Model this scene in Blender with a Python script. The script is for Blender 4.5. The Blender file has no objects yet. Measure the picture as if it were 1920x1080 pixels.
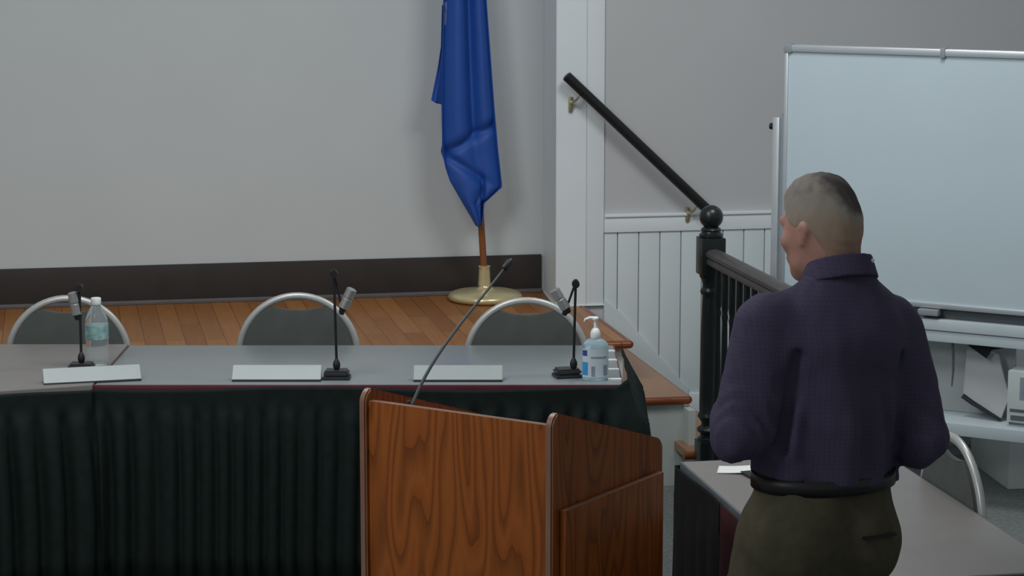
import bpy, bmesh, math, random
import numpy as np
from mathutils import Vector, Matrix, Euler
PI = math.pi
R = math.radians
SC = bpy.context.scene
COL = SC.collection

# ---------------------------------------------------------------- camera, world, lights, exposure
cam_d = bpy.data.cameras.new('camera'); cam = bpy.data.objects.new('camera', cam_d); COL.objects.link(cam)
cam_d.sensor_width = 36.0
cam_d.lens = 82.5
cam_d.clip_start = 0.1
cam_d.clip_end = 100
cam.location = (0, 0, 2.35)
cam.rotation_euler = (R(90 - 9), 0, R(-11))
SC.camera = cam

world = bpy.data.worlds.new('room_ambient'); SC.world = world
world.use_nodes = True
world.node_tree.nodes['Background'].inputs[0].default_value = (0.90, 0.97, 1.0, 1)
world.node_tree.nodes['Background'].inputs[1].default_value = 0.40

def area(name, loc, target, power, sx, sy, col=(1, 1, 1)):
    d = bpy.data.lights.new(name, 'AREA'); d.shape = 'RECTANGLE'; d.size = sx; d.size_y = sy
    d.energy = power; d.color = col
    o = bpy.data.objects.new(name, d); COL.objects.link(o)
    o.location = loc
    o.rotation_euler = (Vector(target) - Vector(loc)).to_track_quat('-Z', 'Y').to_euler()
    return o
area('ceiling_panel_light', (2.7, 7.6, 3.7), (2.5, 8.2, 0), 72, 1.2, 0.6, (0.97, 0.985, 1.0))
area('ceiling_panel_light', (0.1, 7.0, 3.7), (0.2, 8.0, 0), 95, 1.2, 1.2, (0.97, 0.985, 1.0))
area('ceiling_panel_light', (-2.0, 4.0, 3.7), (0.0, 7.0, 0.6), 95, 1.2, 1.2, (0.95, 0.98, 1.0))

SC.view_settings.view_transform = 'Standard'
SC.view_settings.look = 'None'
SC.view_settings.exposure = -0.85
SC.view_settings.gamma = 1.0
SC.view_settings.use_curve_mapping = False

# ---------------------------------------------------------------- materials
def lin(c):
    c = c / 255.0
    return c / 12.92 if c <= 0.04045 else ((c + 0.055) / 1.055) ** 2.4
def rgb(r, g, b): return (lin(r), lin(g), lin(b), 1.0)

def mat(name, col, rough=0.5, metal=0.0, var=0.08, scale=12.0, bump=0.0, bscale=200.0, stretch=(1, 1, 1), spec=0.5, trans=0.0, ior=1.45):
    m = bpy.data.materials.new(name); m.use_nodes = True
    nt = m.node_tree; b = nt.nodes['Principled BSDF']
    b.inputs['Roughness'].default_value = rough
    b.inputs['Metallic'].default_value = metal
    b.inputs['Specular IOR Level'].default_value = spec
    b.inputs['Transmission Weight'].default_value = trans
    b.inputs['IOR'].default_value = ior
    tc = nt.nodes.new('ShaderNodeTexCoord'); mp = nt.nodes.new('ShaderNodeMapping')
    mp.inputs['Scale'].default_value = stretch
    nt.links.new(tc.outputs['Object'], mp.inputs['Vector'])
    n = nt.nodes.new('ShaderNodeTexNoise'); n.inputs['Scale'].default_value = scale; n.inputs['Detail'].default_value = 4
    nt.links.new(mp.outputs[0], n.inputs['Vector'])
    r = nt.nodes.new('ShaderNodeValToRGB')
    r.color_ramp.elements[0].position = 0.3; r.color_ramp.elements[1].position = 0.7
    r.color_ramp.elements[0].color = [c * (1 - var) for c in col[:3]] + [1]
    r.color_ramp.elements[1].color = [min(1, c * (1 + var)) for c in col[:3]] + [1]
    nt.links.new(n.outputs['Fac'], r.inputs[0]); nt.links.new(r.outputs[0], b.inputs['Base Color'])
    if bump > 0:
        n2 = nt.nodes.new('ShaderNodeTexNoise'); n2.inputs['Scale'].default_value = bscale; n2.inputs['Detail'].default_value = 3
        nt.links.new(mp.outputs[0], n2.inputs['Vector'])
        bp = nt.nodes.new('ShaderNodeBump'); bp.inputs['Strength'].default_value = bump; bp.inputs['Distance'].default_value = 0.002
        nt.links.new(n2.outputs['Fac'], bp.inputs['Height']); nt.links.new(bp.outputs[0], b.inputs['Normal'])
    return m

def wood(name, ramp, rough, stretch, rings=9.0, nscale=1.0, fine=0.25, seed=0.0):
    """flat-sawn grain: contour bands of a noise stretched along the board"""
    m = bpy.data.materials.new(name); m.use_nodes = True
    nt = m.node_tree; b = nt.nodes['Principled BSDF']; L = nt.links.new
    b.inputs['Roughness'].default_value = rough; b.inputs['Specular IOR Level'].default_value = 0.18
    tc = nt.nodes.new('ShaderNodeTexCoord'); mp = nt.nodes.new('ShaderNodeMapping')
    mp.inputs['Scale'].default_value = stretch; mp.inputs['Location'].default_value = (seed, seed * 1.7, seed * 0.3)
    L(tc.outputs['Object'], mp.inputs['Vector'])
    n = nt.nodes.new('ShaderNodeTexNoise'); n.inputs['Scale'].default_value = nscale; n.inputs['Detail'].default_value = 1.5; n.inputs['Roughness'].default_value = 0.35
    L(mp.outputs[0], n.inputs['Vector'])
    mu = nt.nodes.new('ShaderNodeMath'); mu.operation = 'MULTIPLY'; mu.inputs[1].default_value = rings
    L(n.outputs['Fac'], mu.inputs[0])
    fr = nt.nodes.new('ShaderNodeMath'); fr.operation = 'FRACT'; L(mu.outputs[0], fr.inputs[0])
    n2 = nt.nodes.new('ShaderNodeTexNoise'); n2.inputs['Scale'].default_value = 22 * nscale; n2.inputs['Detail'].default_value = 3
    L(mp.outputs[0], n2.inputs['Vector'])
    mx = nt.nodes.new('ShaderNodeMix'); mx.data_type = 'FLOAT'; mx.inputs[0].default_value = fine
    L(fr.outputs[0], mx.inputs[2]); L(n2.outputs['Fac'], mx.inputs[3])
    r = nt.nodes.new('ShaderNodeValToRGB')
    els = r.color_ramp.elements
    for i, (p, c) in enumerate(ramp):
        if i < 2: e = els[i]; e.position = p
        else: e = els.new(p)
        e.color = c
    L(mx.outputs[0], r.inputs[0]); L(r.outputs[0], b.inputs['Base Color'])
    return m

M = {}
M['wall'] = mat('painted_wall', (0.585, 0.62, 0.625, 1), 0.85, var=0.015, scale=3, bump=0.05)
M['wall_grey'] = mat('grey_painted_wall', (0.515, 0.52, 0.525, 1), 0.85, var=0.015, scale=3, bump=0.05)
M['white_trim'] = mat('white_trim_paint', (0.74, 0.80, 0.82, 1), 0.5, var=0.02, scale=4)
M['beadboard'] = mat('wainscot_paint', (0.64, 0.71, 0.72, 1), 0.5, var=0.02, scale=4)
M['baseboard'] = mat('brown_vinyl_base', (0.035, 0.029, 0.027, 1), 0.55, var=0.1)
M['shoe'] = mat('grey_shoe_strip', (0.13, 0.12, 0.12, 1), 0.5)
M['carpet'] = mat('grey_carpet', (0.19, 0.207, 0.203, 1), 0.95, var=0.25, scale=60, bump=0.5, bscale=500)
M['step_paint'] = mat('step_side_paint', (0.50, 0.56, 0.53, 1), 0.6, var=0.03)
M['black_paint'] = mat('black_gloss_paint', (0.010, 0.014, 0.015, 1), 0.32, var=0.15)
M['black_rail'] = mat('black_rail_paint', (0.012, 0.013, 0.014, 1), 0.35, var=0.1)
M['brass'] = mat('brass', (0.72, 0.63, 0.36, 1), 0.28, metal=0.5, var=0.06)
M['antique_brass'] = mat('bright_brass', (0.50, 0.46, 0.30, 1), 0.3, metal=0.8)
M['flag'] = mat('blue_nylon', (0.014, 0.075, 0.345, 1), 0.55, var=0.06, scale=8, bump=0.15, bscale=900)
M['flag_emblem'] = mat('pale_emblem_print', (0.12, 0.18, 0.38, 1), 0.6, var=0.4, scale=60)
M['pole'] = mat('varnished_pole', (0.24, 0.085, 0.032, 1), 0.35, var=0.15, stretch=(20, 20, 2))
M['laminate_grey'] = mat('grey_laminate', (0.195, 0.222, 0.228, 1), 0.30, var=0.03, spec=0.6)
M['laminate_tan'] = mat('tan_laminate', (0.205, 0.192, 0.183, 1), 0.42, var=0.03)
M['maroon_edge'] = mat('maroon_edging', (0.115, 0.022, 0.035, 1), 0.4)
M['skirt'] = mat('dark_green_black_cloth', (0.0075, 0.0135, 0.0120, 1), 0.75, var=0.15, scale=30, spec=0.2)
M['skirt_side'] = mat('black_cloth', (0.010, 0.009, 0.009, 1), 0.85, var=0.15, scale=30, spec=0.15)
M['maroon_cloth'] = mat('maroon_cloth', (0.030, 0.0035, 0.006, 1), 0.8, var=0.1, spec=0.2)
M['steel'] = mat('grey_steel', (0.30, 0.31, 0.31, 1), 0.4, metal=0.6)
M['chair_frame'] = mat('silver_enamel', (0.46, 0.47, 0.45, 1), 0.34, metal=0.35, var=0.04)
M['vinyl'] = mat('grey_vinyl', (0.078, 0.088, 0.083, 1), 0.55, var=0.1, bump=0.1, bscale=400)
M['black_plastic'] = mat('black_plastic', (0.010, 0.012, 0.013, 1), 0.45, var=0.1)
M['dark_box'] = mat('dark_grey_plastic', (0.030, 0.034, 0.036, 1), 0.45, var=0.1)
M['mic_silver'] = mat('silver_mic_metal', (0.40, 0.40, 0.39, 1), 0.38, metal=0.7)
M['plate'] = mat('pale_plastic_plate', (0.30, 0.345, 0.335, 1), 0.35, var=0.03)
M['white_plastic'] = mat('white_plastic', (0.75, 0.78, 0.78, 1), 0.4)
M['clear'] = mat('clear_plastic', (0.90, 0.95, 0.96, 1), 0.12, trans=0.86, ior=1.2, var=0.01)
M['gel'] = mat('pale_blue_gel', (0.68, 0.86, 0.94, 1), 0.12, trans=0.75, ior=1.12, var=0.02)
M['bottle_label'] = mat('green_bottle_label', (0.22, 0.37, 0.36, 1), 0.5, var=0.35, scale=45)
M['label_white'] = mat('white_label', (0.55, 0.63, 0.70, 1), 0.5, var=0.05)
M['label_blue'] = mat('blue_print', (0.03, 0.30, 0.62, 1), 0.5, var=0.15)
M['label_navy'] = mat('navy_print', (0.04, 0.06, 0.28, 1), 0.5, var=0.15)
M['label_grey'] = mat('grey_print', (0.24, 0.29, 0.34, 1), 0.5, var=0.15)
M['wb_surface'] = mat('whiteboard_enamel', (0.52, 0.62, 0.67, 1), 0.28, var=0.02, scale=2)
M['wb_frame'] = mat('aluminium_frame', (0.58, 0.63, 0.66, 1), 0.32, metal=0.5, var=0.03)
M['wb_corner'] = mat('grey_corner_plastic', (0.26, 0.29, 0.31, 1), 0.5)
M['wb_bar'] = mat('pale_steel_bar', (0.52, 0.60, 0.63, 1), 0.45, var=0.03)
M['dark_gap'] = mat('dark_grey', (0.10, 0.115, 0.125, 1), 0.6)
M['card'] = mat('grey_white_card', (0.46, 0.49, 0.495, 1), 0.7, var=0.05, scale=6)
M['card_pale'] = mat('pale_carton', (0.52, 0.58, 0.57, 1), 0.7, var=0.06, scale=6)
M['paper'] = mat('white_paper', (0.80, 0.80, 0.78, 1), 0.7, var=0.02)
M['cabinet'] = mat('pale_grey_cabinet', (0.52, 0.555, 0.565, 1), 0.6, var=0.03)
M['skin'] = mat('skin', (0.43, 0.225, 0.175, 1), 0.5, var=0.10, scale=22, bump=0.08, bscale=300)
M['trousers'] = mat('olive_khaki_cotton', (0.070, 0.062, 0.038, 1), 0.85, var=0.12, scale=40, bump=0.2, bscale=700, spec=0.2)
M['belt'] = mat('black_leather', (0.010, 0.009, 0.009, 1), 0.45)
M['shoe_leather'] = mat('brown_shoe_leather', (0.06, 0.03, 0.02, 1), 0.4)
M['oak_edge'] = mat('lectern_edge', (0.25, 0.13, 0.085, 1), 0.35, var=0.1)
M['lectern'] = wood('oak_laminate', [(0.0, (0.12, 0.030, 0.006, 1)), (0.14, (0.19, 0.052, 0.011, 1)), (0.55, (0.34, 0.098, 0.020, 1)), (0.88, (0.28, 0.074, 0.014, 1)), (1.0, (0.10, 0.024, 0.005, 1))],
                    0.38, (6.5, 6.5, 0.95), rings=15, nscale=1.25, fine=0.22, seed=3.3)
M['tread'] = mat('stained_tread', (0.33, 0.165, 0.085, 1), 0.35, var=0.12, stretch=(2, 14, 14))
M['nosing'] = mat('stained_nosing', (0.20, 0.055, 0.018, 1), 0.32, var=0.15, stretch=(2, 14, 14))

def plank_mat():
    m = bpy.data.materials.new('stage_oak_strips'); m.use_nodes = True
    nt = m.node_tree; b = nt.nodes['Principled BSDF']; L = nt.links.new
    b.inputs['Roughness'].default_value = 0.42; b.inputs['Specular IOR Level'].default_value = 0.3
    tc = nt.nodes.new('ShaderNodeTexCoord'); mp = nt.nodes.new('ShaderNodeMapping')
    mp.inputs['Rotation'].default_value = (0, 0, R(90))
    L(tc.outputs['Object'], mp.inputs['Vector'])
    br = nt.nodes.new('ShaderNodeTexBrick'); br.offset = 0.37; br.inputs['Scale'].default_value = 1
    br.inputs['Brick Width'].default_value = 1.1; br.inputs['Row Height'].default_value = 0.085
    br.inputs['Mortar Size'].default_value = 0.0012
    br.inputs['Color1'].default_value = (0.26, 0.098, 0.024, 1); br.inputs['Color2'].default_value = (0.40, 0.175, 0.052, 1)
    br.inputs['Mortar'].default_value = (0.08, 0.03, 0.012, 1)
    L(mp.outputs[0], br.inputs['Vector'])
    mp2 = nt.nodes.new('ShaderNodeMapping'); mp2.inputs['Scale'].default_value = (30, 3, 3); L(tc.outputs['Object'], mp2.inputs['Vector'])
    n = nt.nodes.new('ShaderNodeTexNoise'); n.inputs['Scale'].default_value = 2; n.inputs['Detail'].default_value = 4; L(mp2.outputs[0], n.inputs['Vector'])
    r = nt.nodes.new('ShaderNodeValToRGB'); r.color_ramp.elements[0].color = (0.72, 0.70, 0.68, 1); r.color_ramp.elements[1].color = (1.2, 1.2, 1.2, 1)
    L(n.outputs['Fac'], r.inputs[0])
    mx = nt.nodes.new('ShaderNodeMix'); mx.data_type = 'RGBA'; mx.blend_type = 'MULTIPLY'; mx.inputs[0].default_value = 0.8
    L(br.outputs['Color'], mx.inputs[6]); L(r.outputs[0], mx.inputs[7]); L(mx.outputs[2], b.inputs['Base Color'])
    return m
M['planks'] = plank_mat()

def shirt_mat():
    m = bpy.data.materials.new('purple_navy_check'); m.use_nodes = True
    nt = m.node_tree; b = nt.nodes['Principled BSDF']; L = nt.links.new
    b.inputs['Roughness'].default_value = 0.85; b.inputs['Specular IOR Level'].default_value = 0.2
    tc = nt.nodes.new('ShaderNodeTexCoord')
    base = (0.062, 0.053, 0.094, 1); dark = (0.051, 0.044, 0.080, 1)
    prev = None
    for ax, sc in (('X', 95.0), ('Z', 95.0)):
        w = nt.nodes.new('ShaderNodeTexWave'); w.wave_type = 'BANDS'; w.bands_direction = ax
        w.inputs['Scale'].default_value = sc / 3.0; w.inputs['Distortion'].default_value = 0.4
        L(tc.outputs['Object'], w.inputs['Vector'])
        if prev is None: prev = w
        else:
            ad = nt.nodes.new('ShaderNodeMath'); ad.operation = 'MULTIPLY'
            L(prev.outputs['Fac'], ad.inputs[0]); L(w.outputs['Fac'], ad.inputs[1]); prev = ad
    r = nt.nodes.new('ShaderNodeValToRGB'); r.color_ramp.elements[0].color = base; r.color_ramp.elements[1].color = dark
    L(prev.outputs[0], r.inputs[0]); L(r.outputs[0], b.inputs['Base Color'])
    return m
M['shirt'] = shirt_mat()

def hair_mat():
    """cropped sides let the scalp through, longer grey hair on top, dark back right partly painted-in shade"""
    m = bpy.data.materials.new('cropped_grey_hair'); m.use_nodes = True
    nt = m.node_tree; b = nt.nodes['Principled BSDF']; L = nt.links.new
    b.inputs['Roughness'].default_value = 0.75; b.inputs['Specular IOR Level'].default_value = 0.25
    at = nt.nodes.new('ShaderNodeAttribute'); at.attribute_name = 'tone'
    n = nt.nodes.new('ShaderNodeTexNoise'); n.inputs['Scale'].default_value = 70; n.inputs['Detail'].default_value = 3
    tc = nt.nodes.new('ShaderNodeTexCoord'); L(tc.outputs['Object'], n.inputs['Vector'])
    ad = nt.nodes.new('ShaderNodeMath'); ad.operation = 'MULTIPLY_ADD'; ad.inputs[1].default_value = 0.16
    L(n.outputs['Fac'], ad.inputs[0]); L(at.outputs['Fac'], ad.inputs[2])
    r = nt.nodes.new('ShaderNodeValToRGB'); e = r.color_ramp.elements
    e[0].position = 0.06; e[0].color = (0.36, 0.20, 0.15, 1)
    e[1].position = 0.34; e[1].color = (0.33, 0.235, 0.165, 1)
    x = e.new(0.56); x.color = (0.28, 0.25, 0.215, 1)
    x = e.new(0.78); x.color = (0.085, 0.070, 0.065, 1)
    x = e.new(1.05 if False else 1.0); x.color = (0.055, 0.045, 0.045, 1)
    L(ad.outputs[0], r.inputs[0]); L(r.outputs[0], b.inputs['Base Color'])
    return m
M['hair'] = hair_mat()

# ---------------------------------------------------------------- mesh helpers
class MB:
    def __init__(s): s.bm = bmesh.new()
    def box(s, c, size, rot=None, bev=0.0):
        t = bmesh.new()
        bmesh.ops.create_cube(t, size=1.0)
        bmesh.ops.scale(t, vec=size, verts=t.verts)
        if bev > 0: bmesh.ops.bevel(t, geom=list(t.edges), offset=bev, segments=2, affect='EDGES', profile=0.6)
        if rot is not None: bmesh.ops.rotate(t, cent=(0, 0, 0), matrix=Euler(rot).to_matrix(), verts=t.verts)
        bmesh.ops.translate(t, vec=c, verts=t.verts)
        s.merge(t); return s
    def span(s, a, b, bev=0.0):
        return s.box([(a[i] + b[i]) / 2 for i in range(3)], [abs(b[i] - a[i]) for i in range(3)], bev=bev)
    def merge(s, t):
        me = bpy.data.meshes.new('tmp'); t.to_mesh(me); t.free(); s.bm.from_mesh(me); bpy.data.meshes.remove(me)
    def tube(s, pts, r, seg=10, cap=True, closed=False, flat=1.0):
        pts = [Vector(p) for p in pts]; n = len(pts)
        rs = r if isinstance(r, (list, tuple)) else [r] * n
        rings = []; up = None
        for i, p in enumerate(pts):
            a = pts[i - 1] if (i > 0 or closed) else p
            c = pts[(i + 1) % n] if (i < n - 1 or closed) else p
            t = (c - a).normalized()
            if up is None:
                up = t.orthogonal().normalized()
                if flat != 1.0:
                    g = Vector((0, 1, 0)) - t * t.dot(Vector((0, 1, 0)))
                    if g.length > 1e-4: up = g.normalized()
            up = (up - t * up.dot(t)).normalized(); side = t.cross(up)
            rings.append([s.bm.verts.new(p + up * math.cos(2 * PI * k / seg) * rs[i] * flat + side * math.sin(2 * PI * k / seg) * rs[i]) for k in range(seg)])
        for i in range(n - 1 + (1 if closed else 0)):
            A, B = rings[i], rings[(i + 1) % n]
            for k in range(seg): s.bm.faces.new((A[k], A[(k + 1) % seg], B[(k + 1) % seg], B[k]))
        if cap and not closed:
            s.bm.faces.new(rings[0][::-1]); s.bm.faces.new(rings[-1])
        return s
    def lathe(s, prof, c=(0, 0, 0), seg=28, sx=1.0, sy=1.0):
        rings = []
        for r, z in prof:
            rings.append([s.bm.verts.new((c[0] + max(r, 1e-4) * sx * math.cos(2 * PI * k / seg), c[1] + max(r, 1e-4) * sy * math.sin(2 * PI * k / seg), c[2] + z)) for k in range(seg)])
        for A, B in zip(rings, rings[1:]):
            for k in range(seg): s.bm.faces.new((A[k], A[(k + 1) % seg], B[(k + 1) % seg], B[k]))
        s.bm.faces.new(rings[0][::-1]); s.bm.faces.new(rings[-1])
        return s
    def prism(s, poly, vec, bev=0.0):
        t = bmesh.new()
        vs = [t.verts.new(p) for p in poly]; f = t.faces.new(vs)
        g = bmesh.ops.extrude_face_region(t, geom=[f])
        bmesh.ops.translate(t, vec=vec, verts=[v for v in g['geom'] if isinstance(v, bmesh.types.BMVert)])
        bmesh.ops.recalc_face_normals(t, faces=t.faces)
        if bev > 0:
            es = [e for e in t.edges if e.calc_face_angle(0) > 0.6]
            bmesh.ops.bevel(t, geom=es, offset=bev, segments=2, affect='EDGES')
        s.merge(t); return s
    def grid(s, rows):
        V = [[s.bm.verts.new(p) for p in row] for row in rows]
        for A, B in zip(V, V[1:]):
            for k in range(len(A) - 1): s.bm.faces.new((A[k], A[k + 1], B[k + 1], B[k]))
        return s
    def build(s, name, m, parent=None, smooth=True, angle=40):
        bm = s.bm
        bmesh.ops.recalc_face_normals(bm, faces=bm.faces)
        for f in bm.faces: f.smooth = smooth
        for e in bm.edges:
            if len(e.link_faces) == 2 and e.calc_face_angle(0) > R(angle): e.smooth = False
        me = bpy.data.meshes.new(name); bm.to_mesh(me); bm.free()
        me.materials.append(m)
        o = bpy.data.objects.new(name, me); COL.objects.link(o)
        if parent: o.parent = parent
        return o

def tag(o, label=None, cat=None, group=None, kind=None):
    if label: o['label'] = label
    if cat: o['category'] = cat
    if group: o['group'] = group
    if kind: o['kind'] = kind
    return o
def thing(name, label, cat, loc=(0, 0, 0), rz=0.0, group=None):
    o = bpy.data.objects.new(name, None); COL.objects.link(o)
    o.location = loc; o.rotation_euler = (0, 0, rz); o.empty_display_size = 0.1
    return tag(o, label, cat, group)
def struct(o): o['kind'] = 'structure'; return o
def kids(o): return [c for c in bpy.data.objects if c.parent == o]
def copy_tree(o, parent=None):
    c = o.copy(); COL.objects.link(c); c.parent = parent
    for ch in kids(o): copy_tree(ch, c)
    return c

# ---------------------------------------------------------------- the setting
SZ = 0.57       # stage height
WY = 10.46      # face of the wall beside the stage
struct(MB().span((-4.5, -1, -0.06), (8, 11.1, 0)).build('floor', M['carpet']))
struct(MB().span((-4.5, 10.9, 0), (2.5, 11.05, 4.0)).build('wall_back', M['wall']))
struct(MB().span((2.36, WY, 0), (8, 10.9, 4.0)).build('wall_right', M['wall_grey']))
b = MB().span((-4.5, 10.884, SZ), (2.26, 10.9, 0.752), bev=0.003)
struct(b.build('baseboard_back', M['baseboard']))
struct(MB().span((-4.5, 10.866, SZ), (2.26, 10.884, SZ + 0.02), bev=0.006).build('trim_1', M['shoe']))
# stage
st = MB().span((-4.5, 9.545, SZ - 0.03), (2.345, 10.9, SZ)).build('floor_stage', M['planks']); struct(st)
nb = MB()
nb.tube([(-4.5, 9.53, SZ - 0.016), (2.365, 9.53, SZ - 0.016)], 0.0165, 12)
nb.tube([(2.362, 9.53, SZ - 0.016), (2.362, WY, SZ - 0.016)], 0.0165, 12)
struct(nb.build('trim_2', M['nosing']))
struct(MB().span((-4.5, 9.56, 0), (2.34, 10.9, SZ - 0.031)).build('trim_3', M['step_paint']))
# side steps down from the stage
def step(n, x0, x1, y0, z):
    o = thing('stage_steps', None, None); return o
s1 = MB().span((1.7, 9.26, 0), (2.53, WY, 0.345)); s1.span((2.531, 9.07, 0), (2.72, WY, 0.155))
s1.span((2.525, 9.17, 0.19), (2.555, 9.262, 0.335))
struct(s1.build('trim_4', M['step_paint']))
tr = MB().span((1.7, 9.25, 0.347), (2.545, WY, 0.38)); tr.span((2.49, 9.06, 0.157), (2.735, WY, 0.19))
struct(tr.build('trim_5', M['tread']))
nz = MB()
nz.tube([(1.7, 9.25, 0.3635), (2.547, 9.25, 0.3635)], 0.0168, 12); nz.tube([(2.545, 9.25, 0.3635), (2.545, WY, 0.3635)], 0.0168, 12)
nz.tube([(2.475, 9.055, 0.1735), (2.737, 9.055, 0.1735)], 0.0172, 12); nz.tube([(2.735, 9.055, 0.1735), (2.735, WY, 0.1735)], 0.0168, 12)
struct(nz.build('trim_6', M['nosing']))
# white column at the stage edge: two boards and a return
cb = MB().prism([(2.236, 10.445, SZ), (2.380, 10.445, SZ), (2.380, 10.9, SZ), (2.272, 10.9, SZ)], (0, 0, 3.4), bev=0.004)
cb.span((2.3805, 10.4465, SZ), (2.462, 10.9, 3.97), bev=0.004)
cb.prism([(2.232, 10.440, SZ), (2.465, 10.440, SZ), (2.465, 10.9, SZ), (2.268, 10.9, SZ)], (0, 0, 0.006), bev=0.001)
struct(cb.build('trim_7', M['white_trim']))
# wainscot: tongue and groove boards, cap rail, stair skirtboard
wb_ = MB()
edges = [2.463, 2.528] + [2.528 + 0.1009 * k for k in range(1, 55)]
for a, c in zip(edges, edges[1:]): wb_.span((a + 0.0022, WY - 0.012, 0.0), (c - 0.0022, WY + 0.002, 0.925), bev=0.0035)
struct(wb_.build('trim_8', M['beadboard']))
rb = MB().span((2.463, WY - 0.022, 0.910), (8, WY + 0.002, 0.983), bev=0.003).span((2.463, WY - 0.032, 0.981), (8, WY + 0.002, 0.995), bev=0.004)
struct(rb.build('trim_9', M['white_trim']))
sk = MB().prism([(2.463, WY - 0.024, 0.30), (2.463, WY - 0.024, 0.600), (2.538, WY - 0.024, 0.540), (2.870, WY - 0.024, 0.165), (2.87, WY - 0.024, 0.0), (2.60, WY - 0.024, 0.0)], (0, 0.026, 0), bev=0.002)
struct(sk.build('trim_10', M['beadboard']))
bb = MB().span((2.875, WY - 0.028, 0), (8, WY + 0.002, 0.14), bev=0.004)
struct(bb.build('baseboard_right', M['white_trim']))

# ---------------------------------------------------------------- handrail on the wall
hr = thing('wall_handrail', 'round black wooden handrail sloping down the wall beside the white column', 'handrail', (2.269, 10.378, 1.637))
d = Vector((0.665, 0, -0.622)); L_ = 0.93; u = d.normalized()
hb = MB().tube([(-0.003, 0, 0.003), (0, 0, 0)] + [tuple(u * (L_ * k / 6)) for k in range(1, 7)], [0.016] + [0.0235] * 7, 16)
hb.build('rail', M['black_rail'], hr)
for t in (0.085, 0.845):
    p = u * t
    bk = MB()
    bk.tube([tuple(p + Vector((0, 0.002, -0.02))), tuple(p + Vector((-0.012, 0.002, -0.045))), tuple(p + Vector((-0.024, 0.02, -0.062))), tuple(p + Vector((-0.03, 0.055, -0.066)))], [0.006, 0.006, 0.007, 0.008], 10)
    bk.box(tuple(p + Vector((-0.030, 0.062, -0.075))), (0.020, 0.016, 0.070), bev=0.006)
    bk.tube([tuple(p + Vector((-0.030, 0.056, -0.112))), tuple(p + Vector((-0.027, 0.052, -0.075)))], [0.003, 0.008], 8)
    bk.box(tuple(p + Vector((0.0, 0, -0.020))), (0.034, 0.016, 0.006), rot=(0, R(43), 0), bev=0.002)
    bk.build('rail_bracket', M['antique_brass'], hr)

# ---------------------------------------------------------------- balustrade with turned newel
bal = thing('stair_balustrade', 'black balustrade with ball topped turned newel post in front of the wainscot', 'balustrade', (2.548, 8.95, 0))
nw = MB()
nw.box((0, 0, 0.14), (0.092, 0.092, 0.28 - 0.04), bev=0.005)
nw.box((0, 0, 0.02), (0.10, 0.10, 0.04), bev=0.004)
nw.lathe([(0.044, 0.255), (0.046, 0.262), (0.042, 0.272), (0.034, 0.276), (0.033, 0.288), (0.045, 0.298), (0.047, 0.306), (0.040, 0.315), (0.030, 0.322), (0.030, 0.335), (0.040, 0.350), (0.045, 0.358), (0.042, 0.368), (0.038, 0.376),
          (0.0385, 0.45), (0.0355, 0.70), (0.0325, 0.84), (0.032, 0.852), (0.039, 0.862), (0.041, 0.870), (0.037, 0.880), (0.0315, 0.886), (0.032, 0.900), (0.035, 0.915), (0.042, 0.925), (0.045, 0.933), (0.043, 0.945)], seg=32)
nw.box((0, 0, 1.012), (0.098, 0.098, 0.150), bev=0.006)
nw.build('newel_post', M['black_paint'], bal)
cap = MB()
cap.lathe([(0.046, 1.088), (0.048, 1.094), (0.047, 1.100), (0.040, 1.104), (0.038, 1.112), (0.041, 1.118), (0.036, 1.124), (0.030, 1.128)] +
          [(0.0475 * math.cos(a), 1.168 + 0.0475 * math.sin(a)) for a in [R(q) for q in range(-54, 91, 9)]], seg=32)
cap.build('ball_finial', M['black_paint'], bal)
RL = 1.42
rp = [(-0.031, 0.985), (0.031, 0.985), (0.033, 0.998), (0.027, 1.008), (0.035, 1.018), (0.034, 1.030), (0.022, 1.041), (0, 1.045), (-0.022, 1.041), (-0.034, 1.030), (-0.035, 1.018), (-0.027, 1.008), (-0.033, 0.998)]
rl = MB().prism([(p[0], -0.04, p[1]) for p in rp], (0, -RL, 0))
rl.build('top_rail', mat('worn_black_rail', (0.055, 0.052, 0.051, 1), 0.42, var=0.2), bal)
MB().span((-0.025, -RL, 0.06), (0.025, -0.04, 0.10), bev=0.004).build('bottom_rail', M['black_paint'], bal)
bprof = [(0.014, 0.10), (0.014, 0.25), (0.017, 0.26), (0.012, 0.275), (0.017, 0.31), (0.0155, 0.45), (0.011, 0.78), (0.014, 0.80), (0.011, 0.815), (0.014, 0.83), (0.014, 0.985)]
first = MB().lathe(bprof, seg=12).build('baluster', M['black_paint'], bal)
first.location = (0, -0.115, 0)
for k in range(1, 13):
    c = first.copy(); COL.objects.link(c); c.parent = bal; c.location = (0, -0.115 - 0.098 * k, 0)
nb2 = MB(); nb2.box((0, -RL - 0.045, 0.55), (0.092, 0.092, 1.10), bev=0.006)
nb2.lathe([(0.0475 * math.cos(a), 1.14 + 0.0475 * math.sin(a)) for a in [R(q) for q in range(-60, 91, 10)]], (0, -RL - 0.045, 0), seg=24)
nb2.build('newel_post', M['black_paint'], bal)

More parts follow.
